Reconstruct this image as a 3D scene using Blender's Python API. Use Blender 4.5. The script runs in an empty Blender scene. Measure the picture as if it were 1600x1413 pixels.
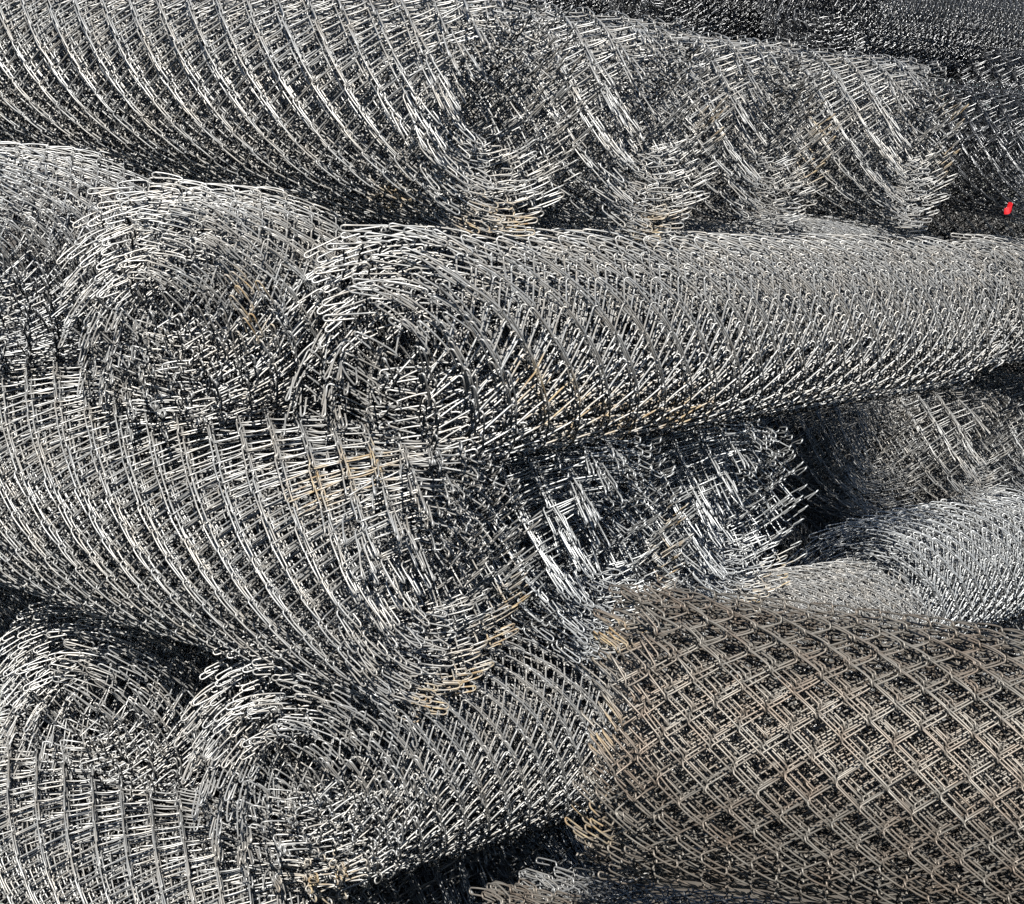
import bpy, math, random
import numpy as np

scene = bpy.context.scene
C = scene.collection
R_ = math.radians

# ------------------------------------------------------------------ camera
EYE = np.array([0.0, 0.0, 1.20])
PITCH, ROLL = math.atan(506.5 / 3237.0), R_(7.9)
fw = np.array([0, math.cos(PITCH), -math.sin(PITCH)])
up0 = np.array([0, math.sin(PITCH), math.cos(PITCH)])
rt0 = np.array([1.0, 0, 0])
rt = math.cos(ROLL) * rt0 + math.sin(ROLL) * up0
up = -math.sin(ROLL) * rt0 + math.cos(ROLL) * up0
cam = bpy.data.cameras.new('camera')
cam.sensor_width = 36.0
cam.lens = 3237.0 / 1600.0 * 36.0
cam.clip_start, cam.clip_end = 0.05, 2000.0
co = bpy.data.objects.new('camera', cam)
C.objects.link(co)
from mathutils import Matrix, Vector
co.matrix_world = Matrix([[rt[0], up[0], -fw[0], EYE[0]],
                          [rt[1], up[1], -fw[1], EYE[1]],
                          [rt[2], up[2], -fw[2], EYE[2]],
                          [0, 0, 0, 1]])
scene.camera = co

# ------------------------------------------------------------------ sky, sun, exposure
SUN_EL, SUN_AZ = R_(41), R_(-5)        # azimuth: to the right (+) or left (-) of the direction behind the camera
to_sun = Vector((math.sin(SUN_AZ) * math.cos(SUN_EL), -math.cos(SUN_AZ) * math.cos(SUN_EL), math.sin(SUN_EL)))
w = bpy.data.worlds.new('World')
scene.world = w
w.use_nodes = True
nt = w.node_tree
sky = nt.nodes.new('ShaderNodeTexSky')
sky.sky_type = 'NISHITA'
sky.sun_disc = False
sky.air_density = 0.75
sky.dust_density = 0.3
sky.sun_elevation = SUN_EL
sky.sun_rotation = math.atan2(to_sun.x, to_sun.y)
bg = nt.nodes['Background']
nt.links.new(sky.outputs[0], bg.inputs[0])
bg.inputs[1].default_value = 0.05
sun = bpy.data.lights.new('sun', 'SUN')
sun.energy = 5.0
sun.angle = R_(0.53)
sun.color = (1.0, 0.965, 0.92)
so = bpy.data.objects.new('sun', sun)
C.objects.link(so)
so.rotation_euler = to_sun.to_track_quat('Z', 'Y').to_euler()
so.location = to_sun * 8
scene.view_settings.view_transform = 'Standard'
scene.view_settings.look = 'None'
scene.view_settings.exposure = 0.55
scene.view_settings.gamma = 1.0
scene.cycles.max_bounces = 0

# ------------------------------------------------------------------ pile frame: two horizontal directions at right angles
YAW = R_(59.29)
DR = np.array([math.cos(YAW), math.sin(YAW), 0.0])     # rolls that run back to the right
DL = np.array([-math.sin(YAW), math.cos(YAW), 0.0])    # rolls that run back to the left


def P(u, v, z):
    q = DR * u + DL * v
    return np.array([q[0], q[1], z])


# ------------------------------------------------------------------ materials
def make_metal(name, col, dark, tan, tan_amt, rough, metallic, spots=()):
    m = bpy.data.materials.new(name)
    m.use_nodes = True
    n, l = m.node_tree.nodes, m.node_tree.links
    b = n['Principled BSDF']
    geo = n.new('ShaderNodeNewGeometry')
    info = n.new('ShaderNodeObjectInfo')

    def noise(scale, detail=3.0):
        t = n.new('ShaderNodeTexNoise')
        t.inputs['Scale'].default_value = scale
        t.inputs['Detail'].default_value = detail
        l.new(geo.outputs['Position'], t.inputs['Vector'])
        return t.outputs['Fac']

    def math_(op, a, c=None, clamp=False):
        t = n.new('ShaderNodeMath')
        t.operation = op
        t.use_clamp = clamp
        for i, s in enumerate((a, c)):
            if s is None:
                continue
            if isinstance(s, (int, float)):
                t.inputs[i].default_value = s
            else:
                l.new(s, t.inputs[i])
        return t.outputs[0]

    def ramp(s, lo, hi):
        t = n.new('ShaderNodeMapRange')
        t.inputs['From Min'].default_value = lo
        t.inputs['From Max'].default_value = hi
        l.new(s, t.inputs['Value'])
        return t.outputs[0]

    def mix(f, a, c):
        t = n.new('ShaderNodeMix')
        t.data_type = 'RGBA'
        l.new(f, t.inputs['Factor'])
        for s, k in ((a, 'A'), (c, 'B')):
            sock = [i for i in t.inputs if i.name == k and i.type == 'RGBA'][0]
            if isinstance(s, tuple):
                sock.default_value = (*s, 1)
            else:
                l.new(s, sock)
        return [o for o in t.outputs if o.type == 'RGBA'][0]

    fine = noise(160, 4)
    mid = noise(22, 3)
    f1 = math_('ADD', math_('MULTIPLY', info.outputs['Random'], 0.55), math_('MULTIPLY', fine, 0.45))
    c = mix(f1, dark, col)
    ft = math_('MULTIPLY', ramp(mid, 0.42, 0.66), tan_amt, True)
    c = mix(ft, c, tan)
    rfac = None
    if spots:
        for (q, rad) in spots:
            d = n.new('ShaderNodeVectorMath')
            d.operation = 'DISTANCE'
            l.new(geo.outputs['Position'], d.inputs[0])
            d.inputs[1].default_value = tuple(q)
            k = ramp(d.outputs['Value'], rad, rad * 0.35)
            rfac = k if rfac is None else math_('MAXIMUM', rfac, k)
        flake = ramp(noise(75, 4), 0.36, 0.56)
        rf = math_('MULTIPLY', rfac, flake, True)
        rc = mix(ramp(noise(120, 2), 0.35, 0.65), (0.30, 0.20, 0.10), (0.52, 0.42, 0.26))
        c = mix(rf, c, rc)
        l.new(math_('SUBTRACT', metallic, math_('MULTIPLY', rf, metallic * 0.8), True), b.inputs['Metallic'])
        l.new(math_('ADD', math_('ADD', rough, math_('MULTIPLY', rf, 0.3)), math_('MULTIPLY', math_('SUBTRACT', fine, 0.5), 0.3), True), b.inputs['Roughness'])
    else:
        b.inputs['Metallic'].default_value = metallic
        l.new(math_('ADD', rough, math_('MULTIPLY', math_('SUBTRACT', fine, 0.5), 0.3), True), b.inputs['Roughness'])
    l.new(c, b.inputs['Base Color'])
    return m


def make_ground_mat():
    m = bpy.data.materials.new('dusty_yard_ground')
    m.use_nodes = True
    n, l = m.node_tree.nodes, m.node_tree.links
    b = n['Principled BSDF']
    t = n.new('ShaderNodeTexNoise')
    t.inputs['Scale'].default_value = 14
    t.inputs['Detail'].default_value = 8
    r = n.new('ShaderNodeValToRGB')
    r.color_ramp.elements[0].position = 0.3
    r.color_ramp.elements[0].color = (0.07, 0.062, 0.053, 1)
    r.color_ramp.elements[1].position = 0.75
    r.color_ramp.elements[1].color = (0.17, 0.15, 0.125, 1)
    g = n.new('ShaderNodeNewGeometry')
    l.new(g.outputs['Position'], t.inputs['Vector'])
    l.new(t.outputs['Fac'], r.inputs['Fac'])
    l.new(r.outputs['Color'], b.inputs['Base Color'])
    b.inputs['Roughness'].default_value = 0.95
    bump = n.new('ShaderNodeBump')
    bump.inputs['Strength'].default_value = 0.4
    l.new(t.outputs['Fac'], bump.inputs['Height'])
    l.new(bump.outputs['Normal'], b.inputs['Normal'])
    return m


# ------------------------------------------------------------------ one zigzag wire of the mesh
# kinds of mesh: diamond length along the roll, distance from wire to wire, wire radius
KINDS = {'std': (0.050, 0.025, 0.00104), 'coarse': (0.075, 0.0375, 0.00122), 'front': (0.050, 0.0208, 0.00104),
         'closed': (0.070, 0.017, 0.00135), 'wide': (0.070, 0.031, 0.00135)}
THICK = 0.0068


def wire_path(length, seed, kind='std', leg_n=4, turn_n=4, stray=0.75):
    """Centre line of a flattened spiral along +X; Y runs round the roll, Z points out of it."""
    PITCH_M, ROW, _ = KINDS[kind]
    rg = np.random.default_rng(seed)
    rad = THICK / 2
    a = max(ROW / 2 + 0.0018 - rad, 0.004)
    lu = 0.88 * PITCH_M / 2
    tu = PITCH_M / 2 - lu
    n = int(round(length / PITCH_M))
    pts = []
    for k in range(n):
        u = k * PITCH_M
        for side in (0, 1):
            s = 1.0 if side == 0 else -1.0          # outer leg falls, inner leg rises
            lean = rg.normal(0, 0.0007)
            bow = 0.0007 + rg.normal(0, 0.0005)
            for i in range(leg_n):
                f = i / leg_n
                v = s * a * (1 - 2 * f)
                x = 2 * f - 1
                pts.append((u + lu * f, v + lean, s * (rad + bow * (1 - x * x))))
            da = rg.normal(0, 0.0007)
            for i in range(turn_n):
                f = i / turn_n
                th = math.pi * f
                pts.append((u + lu + tu * f, -s * (a + (rad + da) * math.sin(th)) + lean * (1 - f), s * rad * math.cos(th)))
            u += PITCH_M / 2
    p = np.array(pts)
    # slow waviness, and looser bends towards both ends
    L = n * PITCH_M
    x = p[:, 0]
    for c, amp in ((1, 0.0014), (2, 0.0012)):
        for _ in range(3):
            p[:, c] += amp * stray * rg.normal() * np.sin(x * rg.uniform(3, 16) + rg.uniform(0, 6.3))
    for e, d in ((0.0, 1), (L, -1)):
        t = np.clip(1 - np.abs(x - e) / 0.09, 0, 1) ** 1.5
        p[:, 1] += t * rg.normal(0, 0.0070) * stray
        p[:, 2] += t * rg.normal(0.0, 0.0085) * stray
        p[:, 0] += t * rg.normal(0, 0.0110) * stray
    # knuckles: each end is hooked back on itself
    def knuckle(p0, sx, s, w0):
        """A hairpin: round the bend, then back beside the leg it came from."""
        ln = rg.uniform(0.3, 0.7)
        q = []
        for i in range(1, 5):
            th = math.pi * i / 4
            q.append((p0[0] + sx * 0.0022 * math.sin(th), p0[1] + s * rad * math.sin(th), p0[2] - w0 * rad * (1 - math.cos(th))))
        e = q[-1]
        dx, dw = rg.normal(0, 0.0012), rg.normal(0, 0.0012)
        for f in (0.5, 1.0):
            q.append((e[0] - sx * lu * ln * f + dx * f, e[1] - s * 2 * a * ln * f, e[2] + dw * f))
        return q
    head = knuckle(p[0], -1, 1, 1)[::-1]
    tail = knuckle(p[-1], 1, 1, -1)
    return np.vstack([np.array(head), p, np.array(tail)])


def tube(path, radius, sides):
    n = len(path)
    t = np.empty_like(path)
    t[1:-1] = path[2:] - path[:-2]
    t[0] = path[1] - path[0]
    t[-1] = path[-1] - path[-2]
    t /= np.linalg.norm(t, axis=1)[:, None] + 1e-12
    nrm = np.empty_like(path)
    v = np.cross(t[0], [0.0, 0.3, 1.0])
    v /= np.linalg.norm(v)
    for i in range(n):
        v = v - t[i] * np.dot(v, t[i])
        v /= np.linalg.norm(v)
        nrm[i] = v
    bn = np.cross(t, nrm)
    ang = np.arange(sides) * 2 * math.pi / sides
    vs = path[:, None, :] + radius * (nrm[:, None, :] * np.cos(ang)[None, :, None] + bn[:, None, :] * np.sin(ang)[None, :, None])
    vs = vs.reshape(-1, 3)
    i = np.arange(n - 1)[:, None]
    j = np.arange(sides)[None, :]
    a = i * sides + j
    b = i * sides + (j + 1) % sides
    quads = np.stack([a, b, b + sides, a + sides], -1).reshape(-1, 4)
    return vs, quads


def mesh_from(name, vs, quads, mat=None):
    me = bpy.data.meshes.new(name)
    me.vertices.add(len(vs))
    me.vertices.foreach_set('co', vs.astype(np.float32).ravel())
    me.loops.add(quads.size)
    me.loops.foreach_set('vertex_index', quads.astype(np.int32).ravel())
    me.polygons.add(len(quads))
    me.polygons.foreach_set('loop_start', np.arange(0, quads.size, 4, dtype=np.int32))
    me.polygons.foreach_set('use_smooth', np.ones(len(quads), dtype=bool))
    me.update(calc_edges=True)
    if mat:
        me.materials.append(mat)
    return me


# ------------------------------------------------------------------ spiral of a roll
class Spiral:
    """Where every wire of a rolled-up mesh lies: y/z in the roll's cross-section, and along its axis.
    The outer turns lie snugly in each other (one diamond fewer per turn, in step at angle `snug`), the inner ones are looser."""

    def __init__(self, seed, kind='std', r_out=0.148, r_in=0.030, snug=0.0, squash=0.04, recess=0.02, slip=0.005):
        PITCH_M, ROW, _ = KINDS[kind]
        rg = np.random.default_rng(seed)
        ph = rg.uniform(0, 6.3, 8)
        am = rg.normal(0, 1, 8)
        layer = 2 * ROW / (2 * math.pi) * (2 if kind == 'closed' else 1)
        lump = lambda th: 1 + squash * math.cos(2 * th) + 0.010 * am[0] * math.cos(3 * th + ph[0]) + 0.005 * am[1] * math.cos(5 * th + ph[1])
        start = snug - 2 * math.pi * ((r_out / layer - 0.5) % 1.0)
        r, th, k = r_out, start, 0
        self.items = []
        wob = 0.0
        while r > r_in:
            turn = (th - start) / (2 * math.pi)
            loose = min(max(turn - 3.5, 0.0), 1.0)
            rr = r * lump(th) + loose * (0.0022 * math.sin(2.34 * th + ph[2]) + 0.0018 * math.sin(th * 1.9 + ph[3]))
            e = 1e-3
            y, z = rr * math.cos(th), rr * math.sin(th)
            r2 = r * lump(th + e)
            ty, tz = r2 * math.cos(th + e) - r * lump(th) * math.cos(th), r2 * math.sin(th + e) - r * lump(th) * math.sin(th)
            tilt = math.atan2(tz, ty) + rg.normal(0, 0.05 + 0.05 * loose)
            dep = (r_out - r) / (r_out - r_in)
            wob = 0.86 * wob + rg.normal(0, 0.0009 + 0.0008 * loose)
            ax = recess * dep ** 1.3 + slip * (0.6 * math.sin(0.33 * th + ph[4]) + 0.4 * math.sin(th + ph[5]) + loose * 1.5 * math.sin(0.6 * th + ph[6])) + wob
            ax += (k % 2) * PITCH_M / 2
            self.items.append((ax, y, z, tilt, dep))
            th += ROW / rr
            r -= (layer + loose * max(0.0118 - layer, 0)) * (ROW / rr) / (2 * math.pi)
            k += 1


def wire_matrix(it):
    ax, y, z, tilt, _ = it
    # local Y runs along the tangent, local Z points outwards
    c, s = math.cos(tilt), math.sin(tilt)
    return Matrix([[1, 0, 0, ax], [0, -c, s, y], [0, -s, -c, z], [0, 0, 0, 1]])


# ------------------------------------------------------------------ the pile: which roll lies where
# layers of the criss-cross stack, heights of the roll centres above the ground
Z_LAYER = {'top': 1.465, 'one': 1.20, 'two': 0.935, 'three': 0.668, 'four': 0.402, 'five': 0.147}
LEN = 1.8
ROLLS = [
    # key, direction, near end (u, v), layer, extra height, material, detail, start, recess, label, options
    ('A', 'L', 2.18, 1.346, 'one', 0.015, 'zinc', 'full', 0.75, 0.05, 'big grey chain-link roll at upper left, its open spiral end near the top centre', dict(r=0.160, r_in=0.045)),
    ('A2', 'L', 2.55, 1.332, 'one', 0.02, 'zinc', 'part', 2.1, 0.05, 'roll end just right of the big upper left roll, first of three behind it', dict(scale=1.07)),
    ('A3', 'L', 3.03, 1.369, 'one', 0.035, 'zinc', 'part', 3.9, 0.05, 'roll end in the top row, between two other ends and left of the rightmost', dict(scale=1.06)),
    ('A4', 'L', 3.53, 1.336, 'one', 0.06, 'zinc', 'part', 5.2, 0.05, 'rightmost sunlit chain-link roll end of the top row, beside the dark gap', dict(scale=1.07)),
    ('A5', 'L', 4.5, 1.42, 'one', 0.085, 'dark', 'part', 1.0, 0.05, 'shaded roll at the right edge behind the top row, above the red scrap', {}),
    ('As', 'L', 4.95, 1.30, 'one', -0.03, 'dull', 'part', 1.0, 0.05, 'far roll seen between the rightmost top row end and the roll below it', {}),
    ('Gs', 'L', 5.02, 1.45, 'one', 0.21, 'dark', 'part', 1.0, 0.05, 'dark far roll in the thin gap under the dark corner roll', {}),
    ('B', 'R', 1.96, 1.37, 'two', -0.012, 'zinc', 'full', 4.6, -0.03, 'long chain-link roll running from the centre back to the right, with bold diamonds', dict(kind='coarse', r=0.154, r_in=0.02, rise=0.02)),
    ('B2', 'R', 1.86, 1.625, 'two', -0.005, 'zinc', 'full', 4.6, -0.03, 'roll end on the left with a tight spiral, under the big upper left roll', dict(r=0.152, r_in=0.025)),
    ('B3', 'R', 1.87, 1.94, 'two', 0.015, 'dull', 'part', 0.4, 0.02, 'roll end cut by the left edge, left of the tight spiral end', {}),
    ('Bp', 'R', 4.29, 1.50, 'two', 0.02, 'zinc', 'part', 4.4, 0.02, 'far fine-looking roll at the right edge, in line behind the long centre roll', dict(kind='wide')),
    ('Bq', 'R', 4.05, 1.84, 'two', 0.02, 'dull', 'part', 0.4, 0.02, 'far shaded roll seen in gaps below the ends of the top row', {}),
    ('C', 'L', 2.00, 1.233, 'three', 0.0, 'zinc', 'full', 0.8, 0.015, 'big roll at middle left with a bright hollow end and rusty lower rim', dict(r=0.163, r_in=0.035)),
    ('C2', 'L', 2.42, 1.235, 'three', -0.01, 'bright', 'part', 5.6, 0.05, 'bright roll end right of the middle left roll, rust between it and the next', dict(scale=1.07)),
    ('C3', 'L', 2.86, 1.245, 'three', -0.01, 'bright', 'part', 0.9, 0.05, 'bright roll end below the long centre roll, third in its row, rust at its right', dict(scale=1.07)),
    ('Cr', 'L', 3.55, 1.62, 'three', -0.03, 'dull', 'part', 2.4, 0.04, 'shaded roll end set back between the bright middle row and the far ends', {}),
    ('C4', 'L', 4.16, 1.535, 'three', -0.05, 'zinc', 'part', 2.4, 0.04, 'tangled far roll end at right, above the pale dense roll', dict(yaw=-6, scale=1.06)),
    ('C5', 'L', 4.50, 1.43, 'three', -0.05, 'zinc', 'part', 3.4, 0.04, 'far roll end touching the right edge, next to the tangled end', dict(yaw=4, scale=1.05)),
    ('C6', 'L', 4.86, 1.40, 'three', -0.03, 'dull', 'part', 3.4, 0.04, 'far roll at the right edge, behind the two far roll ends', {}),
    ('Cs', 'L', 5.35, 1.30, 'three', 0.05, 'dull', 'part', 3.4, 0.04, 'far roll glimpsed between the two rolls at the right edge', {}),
    ('D', 'R', 1.89, 1.375, 'four', 0.025, 'zinc', 'full', 4.6, -0.035, 'roll with a wide rounded end at lower centre, body in shade to its right', dict(r=0.160, r_in=0.032, rise=-0.06)),
    ('D2', 'R', 1.97, 1.78, 'four', -0.03, 'zinc', 'part', 1.9, 0.02, 'small shaded roll end at lower left, under the middle left roll', dict(rise=-0.04, scale=1.05)),
    ('D3', 'R', 2.05, 2.10, 'four', -0.02, 'dull', 'part', 3.7, 0.02, 'roll end cut by the left edge below the rim of the middle left roll', dict(rise=-0.04)),
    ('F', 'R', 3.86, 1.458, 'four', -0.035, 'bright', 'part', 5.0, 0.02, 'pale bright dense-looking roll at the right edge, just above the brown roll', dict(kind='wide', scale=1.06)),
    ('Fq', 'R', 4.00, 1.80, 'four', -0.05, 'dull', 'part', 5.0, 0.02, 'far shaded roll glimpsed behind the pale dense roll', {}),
    ('H', 'L', 2.00, 1.33, 'five', 0.010, 'zinc', 'full', 0.8, 0.04, 'roll in the bottom left corner with open diamonds and a loose strand', dict(r=0.160)),
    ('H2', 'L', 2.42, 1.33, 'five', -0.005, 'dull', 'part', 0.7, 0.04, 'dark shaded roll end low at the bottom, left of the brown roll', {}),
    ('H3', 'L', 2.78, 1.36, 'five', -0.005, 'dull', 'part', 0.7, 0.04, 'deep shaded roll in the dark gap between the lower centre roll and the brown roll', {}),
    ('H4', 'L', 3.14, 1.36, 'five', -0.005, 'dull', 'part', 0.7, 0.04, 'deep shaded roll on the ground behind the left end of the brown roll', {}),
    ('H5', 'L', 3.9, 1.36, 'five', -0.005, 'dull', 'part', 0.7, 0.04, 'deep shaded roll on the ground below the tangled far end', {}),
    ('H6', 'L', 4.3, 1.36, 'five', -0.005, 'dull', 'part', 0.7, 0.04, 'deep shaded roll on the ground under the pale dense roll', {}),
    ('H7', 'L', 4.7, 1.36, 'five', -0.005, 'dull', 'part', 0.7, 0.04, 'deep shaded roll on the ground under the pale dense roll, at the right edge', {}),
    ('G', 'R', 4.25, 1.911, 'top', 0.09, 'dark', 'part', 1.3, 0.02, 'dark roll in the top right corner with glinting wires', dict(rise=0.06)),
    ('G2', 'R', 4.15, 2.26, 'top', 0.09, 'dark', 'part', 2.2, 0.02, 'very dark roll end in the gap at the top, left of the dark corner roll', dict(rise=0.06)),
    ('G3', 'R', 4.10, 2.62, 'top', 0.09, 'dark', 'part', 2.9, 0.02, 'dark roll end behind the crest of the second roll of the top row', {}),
    ('E', 'E', 0.14, 2.142, None, 0.585, 'brown', 'full', 3.5, 0.01, 'brownish chain-link roll with large clear diamonds, in front at lower right', dict(kind='front', r=0.158, r_in=0.045, yaw=-9, rise=0.05)),
    ('E2', 'E', 0.03, 2.13, None, 0.185, 'brown', 'full', 2.9, 0.01, 'top of a brown roll peeping out at the bottom edge under the big brown roll', dict(kind='front', r=0.208, r_in=0.158, yaw=-4)),
    ('E3', 'E', 0.10, 2.47, None, 0.150, 'dull', 'part', 2.9, 0.01, 'dull dark roll low behind the brown roll, glimpsed through its lower meshes', {}),
]


def roll_frame(d, opt):
    x = {'L': DL, 'R': DR, 'E': np.array([1.0, 0.0, 0.0])}[d]
    a = R_(opt.get('yaw', 0.0))
    x = np.array([x[0] * math.cos(a) - x[1] * math.sin(a), x[0] * math.sin(a) + x[1] * math.cos(a), opt.get('rise', 0.0)])
    x /= np.linalg.norm(x)
    y = np.cross([0.0, 0.0, 1.0], x)
    y /= np.linalg.norm(y)
    return x, y, np.cross(x, y)


def roll_matrix(r):
    key, d, u, v, layer, dz = r[:6]
    if d == 'E':
        o = np.array([u, v, dz])
    else:
        o = P(u, v, Z_LAYER[layer] + dz)
    k = r[11].get('scale', 1.0)
    x, y, z = [k * q for q in roll_frame(d, r[11])]
    return Matrix([[x[0], y[0], z[0], o[0]], [x[1], y[1], z[1], o[1]], [x[2], y[2], z[2], o[2]], [0, 0, 0, 1]])


BY = {r[0]: r for r in ROLLS}


def on_rim(key, ang, r=0.15, ax=0.0):
    """World point on the near rim of a roll; ang counted from the side (0) over the top (90)."""
    q = roll_matrix(BY[key]) @ Vector((ax, r * math.cos(R_(ang)), r * math.sin(R_(ang))))
    return (q.x, q.y, q.z)


# rust and ochre stains: (angle round the rim, distance along the roll, radius)
STAINS = {
    'A': [(-75, 0.0, 0.06), (-110, 0.02, 0.05), (-60, 0.12, 0.05)],
    'A2': [(170, 0.0, 0.05), (-95, 0.0, 0.07), (-120, 0.05, 0.06)],
    'A3': [(165, 0.0, 0.06), (-170, 0.02, 0.05)],
    'A4': [(150, 0.0, 0.05), (-175, 0.0, 0.05)],
    'B': [(185, 0.12, 0.05), (200, 0.20, 0.06), (215, 0.32, 0.07), (220, 0.46, 0.07), (225, 0.62, 0.08)],
    'B2': [(160, 0.0, 0.04), (175, 0.01, 0.04)],
    'C': [(-85, 0.0, 0.055), (-115, 0.0, 0.065), (-145, 0.0, 0.055), (-165, 0.0, 0.045), (60, 0.10, 0.05), (40, 0.14, 0.05)],
    'C2': [(-130, 0.0, 0.06), (-170, 0.0, 0.065), (-100, 0.0, 0.06), (165, 0.0, 0.05)],
    'C3': [(-110, 0.0, 0.075), (-140, 0.0, 0.06), (-90, 0.04, 0.06)],
    'D': [(230, 0.0, 0.06), (250, 0.02, 0.05)],
    'E': [(165, 0.0, 0.04), (205, 0.0, 0.045), (125, 0.0, 0.04)],
    'E2': [(100, 0.05, 0.05), (120, 0.08, 0.05)],
}
LOOKS = {
    'zinc': ((0.62, 0.625, 0.61), (0.27, 0.275, 0.27), (0.50, 0.435, 0.345), 0.42, 0.42, 0.45),
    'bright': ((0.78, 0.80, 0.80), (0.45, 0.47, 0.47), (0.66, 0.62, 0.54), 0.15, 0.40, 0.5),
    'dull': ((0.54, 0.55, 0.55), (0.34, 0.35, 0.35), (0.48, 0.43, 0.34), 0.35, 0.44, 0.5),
    'warm': ((0.64, 0.625, 0.585), (0.42, 0.41, 0.385), (0.55, 0.47, 0.37), 0.45, 0.42, 0.5),
    'dark': ((0.38, 0.39, 0.40), (0.20, 0.205, 0.21), (0.32, 0.30, 0.24), 0.2, 0.34, 0.9),  # darkened zinc: shade on the upper right rolls is put into the colour
    'brown': ((0.38, 0.355, 0.31), (0.17, 0.157, 0.135), (0.25, 0.195, 0.15), 0.8, 0.52, 0.5),
}
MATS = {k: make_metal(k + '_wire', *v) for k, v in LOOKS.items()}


def roll_material(r):
    key, look = r[0], r[6]
    if key not in STAINS:
        return MATS[look]
    return make_metal(look + '_stained_wire', *LOOKS[look], spots=[(on_rim(key, a, ax=x), q) for a, x, q in STAINS[key]])


# ------------------------------------------------------------------ ground
gm = bpy.data.meshes.new('ground')
gm.from_pydata([(-300, -300, 0), (300, -300, 0), (300, 300, 0), (-300, 300, 0)], [], [(0, 1, 2, 3)])
gm.materials.append(make_ground_mat())
ground = bpy.data.objects.new('ground', gm)
ground['kind'] = 'structure'
C.objects.link(ground)

# ------------------------------------------------------------------ shared wire meshes
WIRES, CORES = {}, {}


def wire_meshes(kind, near):
    if (kind, near) not in WIRES:
        if near:
            WIRES[kind, near] = [mesh_from('wire', *tube(wire_path(LEN, 100 + i, kind), KINDS[kind][2], 6), MATS['zinc']) for i in range(16)]
        else:
            WIRES[kind, near] = [mesh_from('wire', *tube(wire_path(LEN, 200 + i, kind, 3, 3), KINDS[kind][2], 5), MATS['zinc']) for i in range(10)]
    return WIRES[kind, near]


OUTER = 58


def joined_wires(items, kind, plain_from=70):
    shapes = [tube(wire_path(LEN, 300 + i, kind, 2, 3), KINDS[kind][2], 4) for i in range(6)]
    plain = [tube(wire_path(LEN, 400 + i, kind, 1, 2), KINDS[kind][2], 4) for i in range(6)]
    V, Q, base = [], [], 0
    rg = random.Random(5)
    for n, it in enumerate(items):
        vs, q = (shapes if n < plain_from else plain)[rg.randrange(6)]
        m = np.array(wire_matrix(it))
        V.append(vs @ m[:3, :3].T + m[:3, 3])
        Q.append(q + base)
        base += len(vs)
    return mesh_from('inner_wire', np.vstack(V), np.vstack(Q), MATS['zinc'])


def rolled_core(kind, var):
    """The outer spiral as places for single wires, the hidden inner turns as one joined mesh."""
    if (kind, var) in CORES:
        return CORES[kind, var]
    sp = Spiral(900 + var, kind=kind, snug=(0.8, 4.6, 0.5, 4.9)[var], recess=(0.045, -0.015, 0.025, -0.025)[var])
    CORES[kind, var] = (sp, joined_wires(sp.items[OUTER:], kind))
    return CORES[kind, var]


def set_mat(o, m):
    o.material_slots[0].link = 'OBJECT'
    o.material_slots[0].material = m


for idx, r in enumerate(ROLLS):
    key, d, u, v, layer, dz, mat, detail, start, recess, label, opt = r
    kind = opt.get('kind', 'std')
    wire_mat = roll_material(r)
    rg = random.Random(40 + idx)
    root = bpy.data.objects.new('wire_mesh_roll', None)
    root.empty_display_size = 0.05
    root.matrix_world = roll_matrix(r)
    root['label'] = label
    root['category'] = 'mesh roll'
    root['group'] = 'rolls of chain-link wire mesh in the pile'
    C.objects.link(root)
    if detail == 'full':
        sp = Spiral(500 + idx, kind=kind, snug=start, recess=recess, r_out=opt.get('r', 0.148), r_in=opt.get('r_in', 0.030))
        items, meshes, core = sp.items[:296], wire_meshes(kind, True), None
        if len(sp.items) > 296:
            core = joined_wires(sp.items[296:], kind)
    else:
        sp, core = rolled_core(kind, (0 if d == 'L' else 1) + (2 * (idx % 2) if kind == 'std' else 0))
        items, meshes = sp.items[:OUTER], wire_meshes(kind, False)
    if core:
        o = bpy.data.objects.new('inner_wire', core)
        o['kind'] = 'stuff'
        o.parent = root
        C.objects.link(o)
        set_mat(o, wire_mat)
    for it in items:
        o = bpy.data.objects.new('wire', meshes[rg.randrange(len(meshes))])
        o.parent = root
        o.matrix_local = wire_matrix(it)
        C.objects.link(o)
        set_mat(o, wire_mat)
# ------------------------------------------------------------------ a loose strand and a red scrap
def plain_mat(name, col, rough):
    m = bpy.data.materials.new(name)
    m.use_nodes = True
    n, l = m.node_tree.nodes, m.node_tree.links
    t = n.new('ShaderNodeTexNoise')
    t.inputs['Scale'].default_value = 300
    r = n.new('ShaderNodeValToRGB')
    r.color_ramp.elements[0].color = (*[c * 0.6 for c in col], 1)
    r.color_ramp.elements[1].color = (*col, 1)
    l.new(t.outputs['Fac'], r.inputs['Fac'])
    l.new(r.outputs['Color'], n['Principled BSDF'].inputs['Base Color'])
    n['Principled BSDF'].inputs['Roughness'].default_value = rough
    return m


hm = roll_matrix(BY['H'])


def on_h(ax, ang, r=0.172):
    q = hm @ Vector((ax, r * 1.03 * math.cos(R_(ang)), r * 0.97 * math.sin(R_(ang))))
    return np.array([q.x, q.y, q.z])


def smooth_path(pts, n=24):
    pts = np.array(pts)
    t = np.linspace(0, len(pts) - 1, n)
    out = np.stack([np.interp(t, np.arange(len(pts)), pts[:, c]) for c in range(3)], -1)
    for _ in range(3):
        out[1:-1] = (out[:-2] + 2 * out[1:-1] + out[2:]) / 4
    return out


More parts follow.
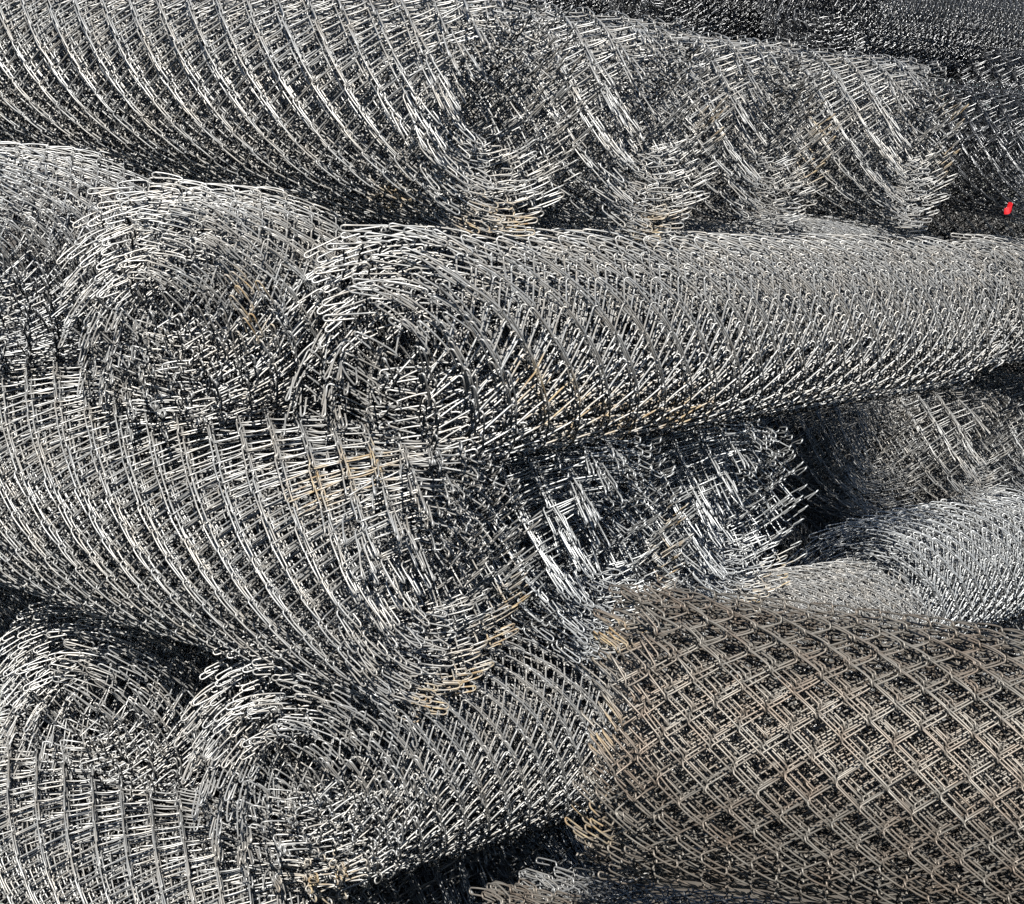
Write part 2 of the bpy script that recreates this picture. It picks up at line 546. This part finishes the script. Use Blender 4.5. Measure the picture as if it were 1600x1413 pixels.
strand = smooth_path([on_h(0.66, 16), on_h(0.60, 19, 0.174), on_h(0.545, 23), on_h(0.50, 17, 0.176), on_h(0.455, 10, 0.174), on_h(0.44, -4)])
fork = smooth_path([on_h(0.545, 23), on_h(0.555, 34, 0.174), on_h(0.575, 46, 0.176)], 12)
V1, Q1 = tube(strand, 0.0008, 6)
V2, Q2 = tube(fork, 0.0007, 6)
me = mesh_from('loose_strand', np.vstack([V1, V2]), np.vstack([Q1, Q2 + len(V1)]), plain_mat('pale_strand', (0.72, 0.68, 0.6), 0.5))
o = bpy.data.objects.new('loose_strand', me)
o['label'] = 'thin pale forked strand lying across the roll in the bottom left corner'
o['category'] = 'strand'
C.objects.link(o)

am5 = roll_matrix(BY['A5'])
nu, nv = 9, 4
top, bot = [], []
for i in range(nu):
    for j in range(nv):
        f, g = i / (nu - 1), j / (nv - 1)
        x = 0.030 + 0.006 * math.sin(7 * f + g)
        y = 0.118 + 0.020 * f + 0.003 * math.sin(9 * f)
        z = -0.120 + 0.013 * g + 0.006 * math.sin(5 * f) - 0.004 * f
        q = Vector((x, y, z))
        top.append(am5 @ q)
        bot.append(am5 @ (q + Vector((0.0009, 0.0002, 0))))
vs = [tuple(q) for q in top + bot]
off = nu * nv
fs = []
for i in range(nu - 1):
    for j in range(nv - 1):
        a = i * nv + j
        fs.append((a, a + 1, a + nv + 1, a + nv))
        fs.append((off + a, off + a + nv, off + a + nv + 1, off + a + 1))
edge = [i * nv for i in range(nu)] + [(nu - 1) * nv + j for j in range(1, nv)] + [i * nv + nv - 1 for i in range(nu - 2, -1, -1)] + [j for j in range(nv - 2, 0, -1)]
for a, b in zip(edge, edge[1:] + edge[:1]):
    fs.append((a, a + off, b + off, b))
me = bpy.data.meshes.new('plastic_scrap')
me.from_pydata(vs, [], fs)
me.materials.append(plain_mat('red_plastic', (0.62, 0.015, 0.02), 0.35))
o = bpy.data.objects.new('plastic_scrap', me)
o['label'] = 'small crumpled red plastic scrap caught in the wires at the right edge'
o['category'] = 'scrap'
C.objects.link(o)
